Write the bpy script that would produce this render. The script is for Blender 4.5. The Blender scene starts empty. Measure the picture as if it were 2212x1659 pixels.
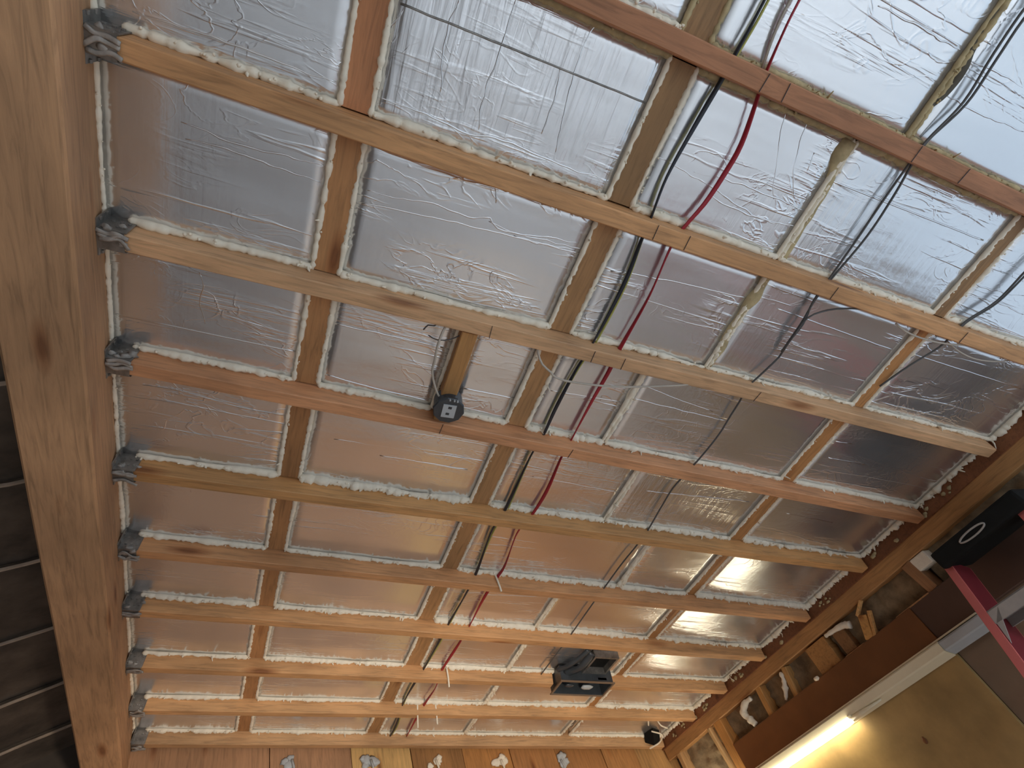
import bpy, bmesh, math, random
from mathutils import Vector, Matrix, noise
R = random.Random(7)
S = bpy.context.scene
COL = S.collection
rad = math.radians
TH, Z0 = rad(12), 2.85                     # roof pitch, height of the rafter line at x = 0
CE = Matrix.Translation((0, 0, Z0)) @ Matrix.Rotation(TH, 4, 'Y')   # frame of the pitched ceiling

# ------------------------------------------------------------------ camera
cam = bpy.data.objects.new('camera', bpy.data.cameras.new('camera'))
COL.objects.link(cam)
cam.data.sensor_width = 36.0
cam.data.lens = 1165.9 / 2212 * 36.0
cam.data.clip_start = 0.02
right = Vector((0.8848028, -0.3408959, -0.3176696))
down = Vector((0.0783473, 0.7808778, -0.6197512))
fwd = Vector((0.4593318, 0.5234690, 0.7176311))
cm = Matrix((( right.x, -down.x, -fwd.x), (right.y, -down.y, -fwd.y), (right.z, -down.z, -fwd.z))).to_4x4()
cm.translation = (-0.2765, 0.512, 1.549)
cam.matrix_world = cm
S.camera = cam

# ------------------------------------------------------------------ world, light, exposure
S.view_settings.view_transform = 'Standard'
S.view_settings.look = 'None'
S.view_settings.gamma = 1.0
S.view_settings.use_curve_mapping = False
S.view_settings.exposure = 0.45
W = bpy.data.worlds.new('sky')
S.world = W
W.use_nodes = True
bg = W.node_tree.nodes['Background']
bg.inputs['Color'].default_value = (0.66, 0.80, 1.0, 1)
bg.inputs['Strength'].default_value = 1.3

def area(name, loc, rot, sx, sy, energy, color, portal=False):
    l = bpy.data.lights.new(name, 'AREA')
    l.shape = 'RECTANGLE'; l.size = sx; l.size_y = sy; l.energy = energy; l.color = color
    l.cycles.is_portal = portal
    o = bpy.data.objects.new(name, l); COL.objects.link(o)
    o.location = loc; o.rotation_euler = rot
    return o
# daylight comes in through the door-wide opening in the eaves wall and the rear opening
area('opening_portal_eaves', (2.62, -0.80, 1.10), (0, rad(90), 0), 2.1, 2.9, 1, (1, 1, 1), True)
area('opening_portal_rear', (0.55, -2.42, 1.2), (rad(90), 0, 0), 2.6, 2.0, 1, (1, 1, 1), True)

# added area light in an invented roof opening behind the viewer, brightening the floor
RL = area('added_roof_daylight', (0, 0, 0), (0, 0, 0), 1.5, 1.3, 112, (0.74, 0.86, 1.0))
RL.matrix_world = CE @ Matrix.Translation((0.95, -1.15, 0.19))
# added unseen warm spot, low in the room, brightening the far gable
wl = bpy.data.lights.new('added_warm_spot', 'SPOT'); wl.energy = 112; wl.color = (1.0, 0.86, 0.70); wl.spot_size = rad(96); wl.spot_blend = 0.6; wl.shadow_soft_size = 0.12
wlo = bpy.data.objects.new('added_warm_spot', wl); COL.objects.link(wlo)
wlo.location = (0.5, 0.9, 1.0); wlo.rotation_euler = (rad(94), 0, 0)

# ------------------------------------------------------------------ materials
def mat_new(name):
    m = bpy.data.materials.new(name); m.use_nodes = True
    nt = m.node_tree
    return m, nt, nt.nodes['Principled BSDF']

def nn(nt, t, **kw):
    n = nt.nodes.new(t)
    for k, v in kw.items():
        if k in n.inputs: n.inputs[k].default_value = v
        else: setattr(n, k, v)
    return n

def lk(nt, a, b): nt.links.new(a, b)

def coords(nt, scale, rnd=True):
    tc = nn(nt, 'ShaderNodeTexCoord')
    mp = nn(nt, 'ShaderNodeMapping')
    mp.inputs['Scale'].default_value = scale
    lk(nt, tc.outputs['Object'], mp.inputs['Vector'])
    if rnd:
        oi = nn(nt, 'ShaderNodeObjectInfo')
        mu = nn(nt, 'ShaderNodeMath', operation='MULTIPLY'); mu.inputs[1].default_value = 37.0
        lk(nt, oi.outputs['Random'], mu.inputs[0])
        cb = nn(nt, 'ShaderNodeCombineXYZ')
        for i in range(3): lk(nt, mu.outputs[0], cb.inputs[i])
        lk(nt, cb.outputs[0], mp.inputs['Location'])
    return mp.outputs[0]

def ramp(nt, fac, stops):
    r = nn(nt, 'ShaderNodeValToRGB')
    e = r.color_ramp.elements
    while len(e) < len(stops): e.new(0.5)
    for i, (p, c) in enumerate(stops):
        e[i].position = p
        e[i].color = (c, c, c, 1) if not isinstance(c, tuple) else (*c, 1)
    lk(nt, fac, r.inputs['Fac'])
    return r.outputs['Color']

def mixc(nt, a, b, fac, mode='MULTIPLY'):
    m = nn(nt, 'ShaderNodeMix', data_type='RGBA', blend_type=mode)
    if isinstance(fac, float): m.inputs[0].default_value = fac
    else: lk(nt, fac, m.inputs[0])
    for i, v in ((6, a), (7, b)):
        if isinstance(v, tuple): m.inputs[i].default_value = (*v, 1)
        else: lk(nt, v, m.inputs[i])
    return m.outputs[2]

def bump(nt, bs, h, dist, strength=1.0, prev=None):
    b = nn(nt, 'ShaderNodeBump'); b.inputs['Distance'].default_value = dist
    b.inputs['Strength'].default_value = strength
    lk(nt, h, b.inputs['Height'])
    if prev is not None: lk(nt, prev, b.inputs['Normal'])
    if bs is not None: lk(nt, b.outputs[0], bs.inputs['Normal'])
    return b.outputs[0]

def make_wood():
    """sawn softwood; object colour gives the tint of each timber, grain runs along local x"""
    m, nt, bs = mat_new('sawn_pine')
    oi = nn(nt, 'ShaderNodeObjectInfo')
    v = coords(nt, (1.3, 16, 16))
    n = nn(nt, 'ShaderNodeTexNoise', Scale=5.0, Detail=6.0, Roughness=0.62, Distortion=0.8)
    lk(nt, v, n.inputs['Vector'])
    g = ramp(nt, n.outputs['Fac'], [(0.30, 0.66), (0.50, 0.98), (0.72, 1.14)])
    c = mixc(nt, mixc(nt, oi.outputs['Color'], (1.12, 0.97, 0.82), 1.0), g, 1.0)
    v2 = coords(nt, (1.1, 1.8, 1.8))
    n2 = nn(nt, 'ShaderNodeTexNoise', Scale=2.4, Detail=3.0)
    lk(nt, v2, n2.inputs['Vector'])
    c = mixc(nt, c, ramp(nt, n2.outputs['Fac'], [(0.35, 0.80), (0.62, 1.10)]), 1.0)
    v3 = coords(nt, (2.2, 9.0, 9.0))
    vo = nn(nt, 'ShaderNodeTexVoronoi', Scale=1.0)
    lk(nt, v3, vo.inputs['Vector'])
    k = ramp(nt, vo.outputs['Distance'], [(0.06, (0.36, 0.22, 0.14)), (0.12, (0.70, 0.58, 0.5)), (0.20, (1, 1, 1))])
    c = mixc(nt, c, k, 0.85)
    lk(nt, c, bs.inputs['Base Color'])
    bs.inputs['Roughness'].default_value = 0.62
    bump(nt, bs, n.outputs['Fac'], 0.0012, 0.5)
    return m

def make_foil():
    """aluminium foil facing; object colour: r = creases along y, g = long creases along x, b = dents"""
    m, nt, bs = mat_new('crinkled_foil')
    oi = nn(nt, 'ShaderNodeObjectInfo')
    sep = nn(nt, 'ShaderNodeSeparateColor'); lk(nt, oi.outputs['Color'], sep.inputs[0])
    def ridged(scale, nsc, lo, det=2.0, dist=0.0):
        v = coords(nt, scale)
        n = nn(nt, 'ShaderNodeTexNoise', Scale=nsc, Detail=det, Roughness=0.5, Distortion=dist)
        lk(nt, v, n.inputs['Vector'])
        s = nn(nt, 'ShaderNodeMath', operation='SUBTRACT'); s.inputs[1].default_value = 0.5
        lk(nt, n.outputs['Fac'], s.inputs[0])
        a = nn(nt, 'ShaderNodeMath', operation='ABSOLUTE'); lk(nt, s.outputs[0], a.inputs[0])
        return ramp(nt, a.outputs[0], [(0.0, 1.0), (lo, 0.0)])
    def mul(a, b):
        x = nn(nt, 'ShaderNodeMath', operation='MULTIPLY'); lk(nt, a, x.inputs[0]); lk(nt, b, x.inputs[1]); return x.outputs[0]
    def add(a, b, k):
        x = nn(nt, 'ShaderNodeMath', operation='MULTIPLY_ADD'); lk(nt, b, x.inputs[0]); x.inputs[1].default_value = k
        lk(nt, a, x.inputs[2]); return x.outputs[0]
    # patchy mask so creases come and go
    vm = coords(nt, (1.5, 3.0, 1.0)); nm = nn(nt, 'ShaderNodeTexNoise', Scale=1.7, Detail=1.0); lk(nt, vm, nm.inputs['Vector'])
    mask = ramp(nt, nm.outputs['Fac'], [(0.44, 0.0), (0.60, 1.0)])
    lx = mul(mul(ridged((0.9, 10.0, 1), 1.6, 0.035, 4.0, 0.3), mask), sep.outputs[1])
    # soft creases across the board
    vy = coords(nt, (38.0, 3.2, 1)); ny = nn(nt, 'ShaderNodeTexNoise', Scale=1.0, Detail=3.0, Roughness=0.55, Distortion=0.4)
    lk(nt, vy, ny.inputs['Vector'])
    ly = mul(ny.outputs['Fac'], sep.outputs[0])
    dn = mul(mul(ridged((2.6, 4.2, 1), 2.6, 0.03, 3.0, 1.2), mask), sep.outputs[2])
    vf = coords(nt, (60, 60, 60)); nf = nn(nt, 'ShaderNodeTexNoise', Scale=1.0, Detail=3.0); lk(nt, vf, nf.inputs['Vector'])
    vl = coords(nt, (1.6, 7.0, 1)); nl = nn(nt, 'ShaderNodeTexNoise', Scale=1.2, Detail=2.0); lk(nt, vl, nl.inputs['Vector'])
    b1 = bump(nt, None, nl.outputs['Fac'], 0.006, 0.5)
    b2 = bump(nt, None, ly, 0.0045, 1.0, b1)
    h = add(lx, dn, 0.8)
    b3 = bump(nt, None, h, 0.0012, 1.0, b2)
    bump(nt, bs, nf.outputs['Fac'], 0.00030, 0.8, b3)
    lk(nt, ramp(nt, nm.outputs['Fac'], [(0.3, (0.80, 0.81, 0.825)), (0.7, (0.88, 0.89, 0.905))]), bs.inputs['Base Color'])
    bs.inputs['Metallic'].default_value = 0.88
    lk(nt, ramp(nt, nm.outputs['Fac'], [(0.3, 0.20), (0.7, 0.27)]), bs.inputs['Roughness'])
    return m

def make_plain(name, color, rough=0.6, metal=0.0, var=0.18, nsc=9.0, bmp=0.0, spec=0.5):
    m, nt, bs = mat_new(name)
    v = coords(nt, (1, 1, 1))
    n = nn(nt, 'ShaderNodeTexNoise', Scale=nsc, Detail=5.0, Roughness=0.6); lk(nt, v, n.inputs['Vector'])
    g = ramp(nt, n.outputs['Fac'], [(0.32, 1.0 - var), (0.68, 1.0 + var)])
    lk(nt, mixc(nt, color, g, 1.0), bs.inputs['Base Color'])
    bs.inputs['Roughness'].default_value = rough
    bs.inputs['Metallic'].default_value = metal
    bs.inputs['Specular IOR Level'].default_value = spec
    if bmp: bump(nt, bs, n.outputs['Fac'], bmp, 0.8)
    return m

def make_emit(name, color, strength):
    m, nt, bs = mat_new(name)
    bs.inputs['Base Color'].default_value = (0.9, 0.9, 0.85, 1)
    bs.inputs['Emission Color'].default_value = (*color, 1)
    bs.inputs['Emission Strength'].default_value = strength
    return m

WOOD = make_wood()
FOIL = make_foil()
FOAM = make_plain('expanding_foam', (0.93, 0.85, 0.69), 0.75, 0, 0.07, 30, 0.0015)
FOAM_BROWN = make_plain('brown_foam', (0.50, 0.40, 0.22), 0.8, 0, 0.22, 30, 0.0015)  # browner foam for rear runs, first bays and rim
TAPE = make_plain('foil_tape', (0.86, 0.87, 0.88), 0.16, 1.0, 0.04, 20)
GALV = make_plain('galvanised_steel', (0.30, 0.29, 0.27), 0.48, 0.75, 0.35, 26, 0.0012)
SPLAT = make_plain('grey_mortar', (0.36, 0.34, 0.31), 0.6, 0.3, 0.3, 40, 0.002)
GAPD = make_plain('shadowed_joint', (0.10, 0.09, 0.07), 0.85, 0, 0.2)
BLACK = make_plain('black_cable_sheath', (0.022, 0.026, 0.036), 0.42, 0, 0.1)
YELLOW = make_plain('yellow_green_sheath', (0.42, 0.40, 0.10), 0.45, 0, 0.15)
RED = make_plain('red_cable_sheath', (0.36, 0.015, 0.03), 0.40, 0, 0.12)
GREY = make_plain('grey_cable_sheath', (0.10, 0.10, 0.10), 0.45, 0, 0.1)
PALE = make_plain('pale_cable_sheath', (0.50, 0.45, 0.38), 0.45, 0, 0.08)
DGREY = make_plain('dark_grey_plastic', (0.048, 0.056, 0.064), 0.34, 0, 0.2, 14)
LGREY = make_plain('pale_grey_label', (0.50, 0.53, 0.54), 0.45, 0, 0.08)
BLK = make_plain('black_plastic', (0.012, 0.012, 0.011), 0.8, 0, 0.2, 9, 0, 0.15)
LREDP = make_plain('shaded_red_fibreglass', (0.20, 0.020, 0.026), 0.5, 0, 0.08)  # rail red darkened in colour for the shaded web
LPINK = make_plain('lit_red_flange', (0.58, 0.14, 0.12), 0.5, 0, 0.08)  # same rail red, lightened to stand for window light on the flange
TREAD = make_plain('aluminium_tread', (0.42, 0.38, 0.34), 0.5, 0.2, 0.12)
STONE = make_plain('dark_roof_board', (0.10, 0.075, 0.055), 0.9, 0, 0.5, 5, 0.006)
EDGE = make_plain('pale_board_edge', (0.42, 0.32, 0.24), 0.85, 0, 0.3, 8)  # paler strip along each board edge
WOOL = make_plain('mineral_wool', (0.27, 0.20, 0.12), 0.95, 0, 0.45, 12, 0.012)
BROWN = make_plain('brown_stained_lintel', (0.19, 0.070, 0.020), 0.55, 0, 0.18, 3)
WHITE = make_plain('cream_enamel', (0.88, 0.80, 0.58), 0.35, 0, 0.03)
PLY = make_plain('tan_plywood', (0.40, 0.265, 0.105), 0.6, 0, 0.24, 4.5, 0.001)
SHADED_PLY_RIM = make_plain('shaded_ply_and_rim', (0.25, 0.17, 0.11), 0.7, 0, 0.16, 3)  # ply darkened to hold the shade past the sheet; also colours the housing rim
FLOORM = make_plain('dusty_floor', (0.56, 0.54, 0.51), 0.7, 0, 0.10, 1.6)
WALLM = make_plain('chipboard_wall', (0.40, 0.27, 0.15), 0.75, 0, 0.15, 2.5)
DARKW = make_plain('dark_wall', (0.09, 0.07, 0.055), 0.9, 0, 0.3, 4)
ROOFM = make_plain('roof_deck', (0.25, 0.18, 0.11), 0.8, 0, 0.2, 3)
GROUND = make_plain('pale_gravel_ground', (0.52, 0.53, 0.52), 0.9, 0, 0.15, 6)
TUBE = make_emit('lit_tube', (1.0, 0.90, 0.66), 11.0)

# ------------------------------------------------------------------ builders
FR = {}
def put(name, bm, mat, frame=None, parent=None, color=None, smooth=False):
    """link a bmesh (or mesh) as one object whose world frame is `frame`"""
    if isinstance(bm, bpy.types.Mesh): me = bm
    else:
        me = bpy.data.meshes.new(name)
        bmesh.ops.recalc_face_normals(bm, faces=bm.faces[:])
        bm.to_mesh(me); bm.free()
        for mm in (mat if isinstance(mat, (list, tuple)) else [mat]): me.materials.append(mm)
        if smooth:
            for p in me.polygons: p.use_smooth = True
    o = bpy.data.objects.new(name, me); COL.objects.link(o)
    frame = frame or Matrix()
    FR[o.name] = frame
    if parent is not None:
        o.parent = parent
        o.matrix_basis = FR[parent.name].inverted() @ frame
    else: o.matrix_basis = frame
    if color: o.color = (*color, 1) if len(color) == 3 else color
    return o

def root(name, frame):
    o = bpy.data.objects.new(name, None); COL.objects.link(o)
    o.empty_display_size = 0.05
    o.matrix_basis = frame; FR[o.name] = frame
    return o

def thing(o, label, cat, group=None):
    o['label'] = label; o['category'] = cat
    if group: o['group'] = group
    return o

def struct(o): o['kind'] = 'structure'; return o

def T(x, y, z): return Matrix.Translation((x, y, z))

def box(bm, x0, x1, y0, y1, z0, z1, bev=0.0):
    vs = [bm.verts.new((x, y, z)) for x in (x0, x1) for y in (y0, y1) for z in (z0, z1)]
    fs = [bm.faces.new([vs[i] for i in q]) for q in ((0, 1, 3, 2), (4, 6, 7, 5), (0, 4, 5, 1), (2, 3, 7, 6), (0, 2, 6, 4), (1, 5, 7, 3))]
    if bev:
        es = list({e for f_ in fs for e in f_.edges})
        bmesh.ops.bevel(bm, geom=es, offset=bev, segments=2, affect='EDGES', profile=0.6)
    return bm

def nbox(*a, bev=0.0): return box(bmesh.new(), *a, bev=bev)

def timber(L, w, h, ch=0.003, seg=18, wob=0.0012, seed=0):
    """sawn length along +x from 0..L, y 0..w, z 0..h, arrised and slightly out of true"""
    bm = bmesh.new()
    prof = [(ch, 0), (w - ch, 0), (w, ch), (w, h - ch), (w - ch, h), (ch, h), (0, h - ch), (0, ch)]
    rings = []
    for i in range(seg + 1):
        x = L * i / seg
        dy = wob * 2 * noise.noise((x * 1.3, seed * 7.1, 0.3)); dz = wob * noise.noise((x * 2.1, seed * 3.7, 9.3))
        rings.append([bm.verts.new((x, y + dy + 0.5 * wob * noise.noise((x * 9, j, seed)), z + dz)) for j, (y, z) in enumerate(prof)])
    n = len(prof)
    for a, b in zip(rings, rings[1:]):
        for j in range(n): bm.faces.new((a[j], a[(j + 1) % n], b[(j + 1) % n], b[j]))
    bm.faces.new(rings[0]); bm.faces.new(rings[-1][::-1])
    return bm

def tube(bm, pts, r, n=8, flat=1.0, twist=0.0, cap=True):
    """tube through points; flat squashes the section, twist turns it along the run"""
    pts = [Vector(p) for p in pts]
    fr, up = [], Vector((0.3, 0.2, 1)).normalized()
    rings = []
    for i, p in enumerate(pts):
        t = (pts[min(i + 1, len(pts) - 1)] - pts[max(i - 1, 0)]).normalized()
        a = t.cross(up)
        if a.length < 1e-4: a = t.orthogonal()
        a.normalize(); b = a.cross(t).normalized()
        rr = r[i] if isinstance(r, (list, tuple)) else r
        ang = twist * i
        ring = []
        for j in range(n):
            th = 2 * math.pi * j / n
            u, v = math.cos(th) * rr, math.sin(th) * rr * flat
            u, v = u * math.cos(ang) - v * math.sin(ang), u * math.sin(ang) + v * math.cos(ang)
            ring.append(bm.verts.new(p + a * u + b * v))
        rings.append(ring)
    for a, b in zip(rings, rings[1:]):
        for j in range(n): bm.faces.new((a[j], a[(j + 1) % n], b[(j + 1) % n], b[j]))
    if cap:
        bm.faces.new(rings[0]); bm.faces.new(rings[-1][::-1])
    return bm

def smooth_path(pts, step=0.02):
    """Catmull-Rom through the points"""
    P = [Vector(p) for p in pts]
    P = [2 * P[0] - P[1]] + P + [2 * P[-1] - P[-2]]
    out = []
    for i in range(1, len(P) - 2):
        a, b, c, d = P[i - 1:i + 3]
        k = max(2, int((c - b).length / step))
        for s in range(k):
            t = s / k
            out.append(0.5 * ((2 * b) + (c - a) * t + (2 * a - 5 * b + 4 * c - d) * t * t + (3 * b - a - 3 * c + d) * t ** 3))
    out.append(P[-2])
    return out

def blob(bm, c, r, seed, sq=(1, 1, 1), sub=2, amp=0.35):
    m = bmesh.ops.create_icosphere(bm, subdivisions=sub, radius=1.0)
    for v in m['verts']:
        d = v.co.copy()
        k = 1 + amp * noise.noise(d * 1.8 + Vector((seed, seed * 2.3, 0)))
        v.co = Vector(c) + Vector((d.x * sq[0], d.y * sq[1], d.z * sq[2])) * r * k

def foam_bead(a, b, r, seed, drip=0.0, rough=1.0, step=0.0075, gaps=True):
    """run of expanding foam from a to b: lumpy, with the odd string hanging off"""
    a, b = Vector(a), Vector(b); rng = random.Random(seed * 13 + 5)
    L = (b - a).length; n = max(4, int(L / step))
    bm = bmesh.new()
    pts, rs = [], []
    side = (b - a).cross(Vector((0, 0, 1))).normalized()
    for i in range(n + 1):
        t = i / n; s = t * L
        lump = noise.noise((s * 34, seed * 1.7, 0)) + 1.35 * noise.noise((s * 95, seed * 3.1, 4))
        swell = noise.noise((s * 6, seed * 5.3, 8))
        p = a.lerp(b, t) + side * (0.35 * r * swell * rough) + Vector((0, 0, -0.30 * r * lump * rough))
        k = 0.82 + 0.30 * lump * rough + 0.40 * max(-0.7, swell) * rough
        pts.append(p); rs.append(r * max(0.28, k))
    rs[0] *= 0.4; rs[-1] *= 0.4
    tube(bm, pts, rs, 7)
    for q in range(int(L * 26 * rough)):
        t = rng.random(); p = a.lerp(b, t)
        blob(bm, p + Vector((0, 0, -r * rng.uniform(.4, .9))) + side * r * rng.uniform(-.2, 1.0), r * rng.uniform(.22, .46), q + seed, (1, 1, .8), 1, .5)
    nd = int(L * drip)
    for q in range(nd):
        t = rng.random(); p = a.lerp(b, t)
        ln = rng.uniform(0.006, 0.028) * (1.6 if rng.random() < 0.12 else 1)
        d = (Vector((0, 0, -1)) + side * rng.uniform(-0.5, 0.9) + (b - a).normalized() * rng.uniform(-0.5, 0.5)).normalized()
        w = rng.uniform(0.25, 0.5) * r
        tube(bm, [p, p + d * ln * 0.6, p + d * ln + Vector((rng.uniform(-1, 1), rng.uniform(-1, 1), 0)) * ln * 0.25], [w, w * 0.8, w * 0.35], 5)
    return bm

# ------------------------------------------------------------------ measured layout (ceiling frame, metres)
RA = {0: .045, 1: .447, 2: .839, 3: 1.251, 4: 1.632, 5: 2.046, 6: 2.449, 7: 2.831, 8: 3.256, 9: 3.648, 10: 4.02}
RB = {0: 0, 1: -.002, 2: .001, 3: -.006, 4: .008, 5: -.010, 6: .003, 7: .012, 8: -.005, 9: -.015, 10: 0}
RW, XL, XR, ZF = 0.045, -0.604, 2.560, 0.066
def far(k, x): return RA[k] + RB[k] * x
def near(k, x): return far(k, x) - RW
ORD = ['', 'first', 'second', 'third', 'fourth', 'fifth', 'sixth', 'seventh', 'eighth', 'ninth', 'tenth']

# ------------------------------------------------------------------ setting: shell
def shell(name, bm, mat, frame=None): return struct(put(name, bm, mat, frame))
shell('floor', nbox(-2.4, 2.62, -2.5, 4.12, -0.1, 0.0), FLOORM)
shell('ground', nbox(-12, 14, -14, 9, -0.22, -0.11), GROUND)
# roof deck over the boards and plain boards behind the viewer, holed for the added roof light
rf = struct(root('roof', CE))
put('deck', nbox(-0.74, 2.75, -0.45, 4.14, 0.165, 0.20), ROOFM, CE, rf)
put('deck', nbox(-0.74, 2.75, -2.5, -1.85, 0.165, 0.20), ROOFM, CE, rf)
put('deck', nbox(-0.74, 0.15, -1.85, -0.45, 0.165, 0.20), ROOFM, CE, rf)
put('deck', nbox(1.75, 2.75, -1.85, -0.45, 0.165, 0.20), ROOFM, CE, rf)
cr = struct(root('ceiling_rear', CE))
for q, (x0, x1, y0, y1) in enumerate(((-.60, 2.56, -.45, 0), (-.60, 2.56, -2.5, -1.85), (-.60, .15, -1.85, -.45), (1.75, 2.56, -1.85, -.45))):
    put('board', nbox(x0, x1, y0, y1, .06, .12), FOIL, CE, cr)
# near wall with its opening
wr = struct(root('wall_rear', Matrix()))
put('pier', nbox(-2.4, -0.45, -2.52, -2.42, 0, 3.0), WALLM, None, wr)
put('pier', nbox(1.55, 2.62, -2.52, -2.42, 0, 2.75), WALLM, None, wr)
put('lintel', nbox(-0.45, 1.55, -2.52, -2.42, 2.5, 3.0), WALLM, None, wr)
shell('wall_left', nbox(-2.5, -2.4, -2.5, 4.12, 0, 3.0), DARKW)

# far gable wall of boards
wf = struct(root('wall_far', Matrix()))
bx = [-2.40, -1.75, -1.15, -0.62, 0.06, 0.48, 0.814, 1.12, 1.42, 1.72, 2.05, 2.30, 2.62]
bc = [(.34, .22, .14)] * 3 + [(.40, .25, .15), (.40, .25, .15), (.60, .43, .19), (.36, .20, .075), (.46, .24, .08), (.40, .21, .08), (.38, .20, .075), (.42, .23, .09), (.5, .32, .14)]
for i in range(len(bx) - 1):
    x0, x1 = bx[i] + .002, bx[i + 1] - .002
    bm = bmesh.new()
    y = 4.036 + 0.004 * (i % 2)
    top = lambda x: (Z0 - x * math.tan(TH) + 0.05) if x > -0.62 else 2.62
    vs = [bm.verts.new((x, yy, z)) for x, z in ((x0, 0), (x1, 0), (x1, top(x1)), (x0, top(x0))) for yy in (y, y + .03)]
    for q in ((0, 2, 4, 6), (1, 7, 5, 3), (0, 1, 3, 2), (4, 5, 7, 6), (2, 3, 5, 4), (0, 6, 7, 1)): bm.faces.new([vs[j] for j in q])
    cx = Vector(((x0 + x1) / 2, y, 0))
    F = T(*cx) @ Matrix.Rotation(rad(-90), 4, 'Y')
    bm.transform(F.inverted())
    put('board', bm, WOOD, F, wf, bc[i])
put('backing', nbox(-2.4, 2.66, 4.075, 4.12, 0, 3.3), DARKW, None, wf)
for i, (x, z) in enumerate([(0.17, 2.770), (0.581, 2.682), (0.948, 2.602), (1.343, 2.517), (1.737, 2.432)]):
    bm = bmesh.new()
    for q in range(5):
        blob(bm, (x + R.uniform(-.04, .04), 4.032, z + R.uniform(-.035, .012)), R.uniform(.014, .026), i * 9 + q, (1.2, .35, 1), 2, .6)
    tube(bm, [(x, 4.025, z - .01), (x + .008, 4.02, z - .05), (x + .004, 4.02, z - .075)], [.008, .006, .003], 6)
    put('foam_splat', bm, LGREY if i in (0, 1, 4) else FOAM, None, wf, smooth=True)

# ------------------------------------------------------------------ ceiling: foil boards, foam, seams
ceil = struct(root('ceiling', CE))
GAPX = {0: 1.272, 1: 1.135, 2: 1.140, 3: 0.940, 4: 1.138, 5: 1.415, 6: 1.150, 7: 1.15, 8: 1.15, 9: 1.15}
N1, N2, N3 = (-.127, -.058), (.560, .634), (1.793, 1.850)
def nog_x(k, row):
    if row == 1: return N1
    if row == 2: return (.598, .680) if k == 7 else (.535 if k == 0 else N2[0], .612 if k == 0 else N2[1]) if k else (.556, .634)
    return {4: (1.770, 1.838), 3: (1.765, 1.835)}.get(k, N3)

def foil_board(k, x0, x1, wr_):
    y0a, y0b = far(k, x0) - .004, far(k, x1) - .004
    y1a, y1b = near(k + 1, x0) + .004, near(k + 1, x1) + .004
    nx, ny = max(6, int((x1 - x0) / .035)), 10
    bm = bmesh.new()
    g = []
    sd = R.uniform(0, 50)
    for j in range(ny + 1):
        row = []
        for i in range(nx + 1):
            u, v = i / nx, j / ny
            x = x0 + (x1 - x0) * u
            y = (y0a + (y0b - y0a) * u) * (1 - v) + (y1a + (y1b - y1a) * u) * v
            e = math.sin(math.pi * u) ** .4 * math.sin(math.pi * v) ** .4
            z = ZF + e * (.0022 * noise.noise((x * 3.5, y * 9, sd)) + .0010 * noise.noise((x * 8, y * 22, sd + 9)))
            row.append(bm.verts.new((x, y, z)))
        g.append(row)
    for j in range(ny):
        for i in range(nx): bm.faces.new((g[j][i], g[j + 1][i], g[j + 1][i + 1], g[j][i + 1]))
    # sides and back of the board
    rim = g[0][:] + [g[j][-1] for j in range(1, ny + 1)] + g[-1][-2::-1] + [g[j][0] for j in range(ny - 1, 0, -1)]
    up = [bm.verts.new((v.co.x, v.co.y, ZF + .08)) for v in rim]
    for i in range(len(rim)):
        j = (i + 1) % len(rim); bm.faces.new((rim[i], rim[j], up[j], up[i]))
    bm.faces.new(up)
    F = CE @ T((x0 + x1) / 2, (y0a + y1a) / 2, 0)
    bm.transform(T(-(x0 + x1) / 2, -(y0a + y1a) / 2, 0))
    return put('foil_board', bm, FOIL, F, ceil, wr_, smooth=True)

seedn = 0
def bead(a, b, r, drip=0, rough=1.0, mat=None):
    global seedn
    seedn += 1
    o = put('foam_bead', foam_bead(a, b, r, seedn, drip, rough), mat or FOAM, CE, ceil, smooth=True)
    return o

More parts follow.
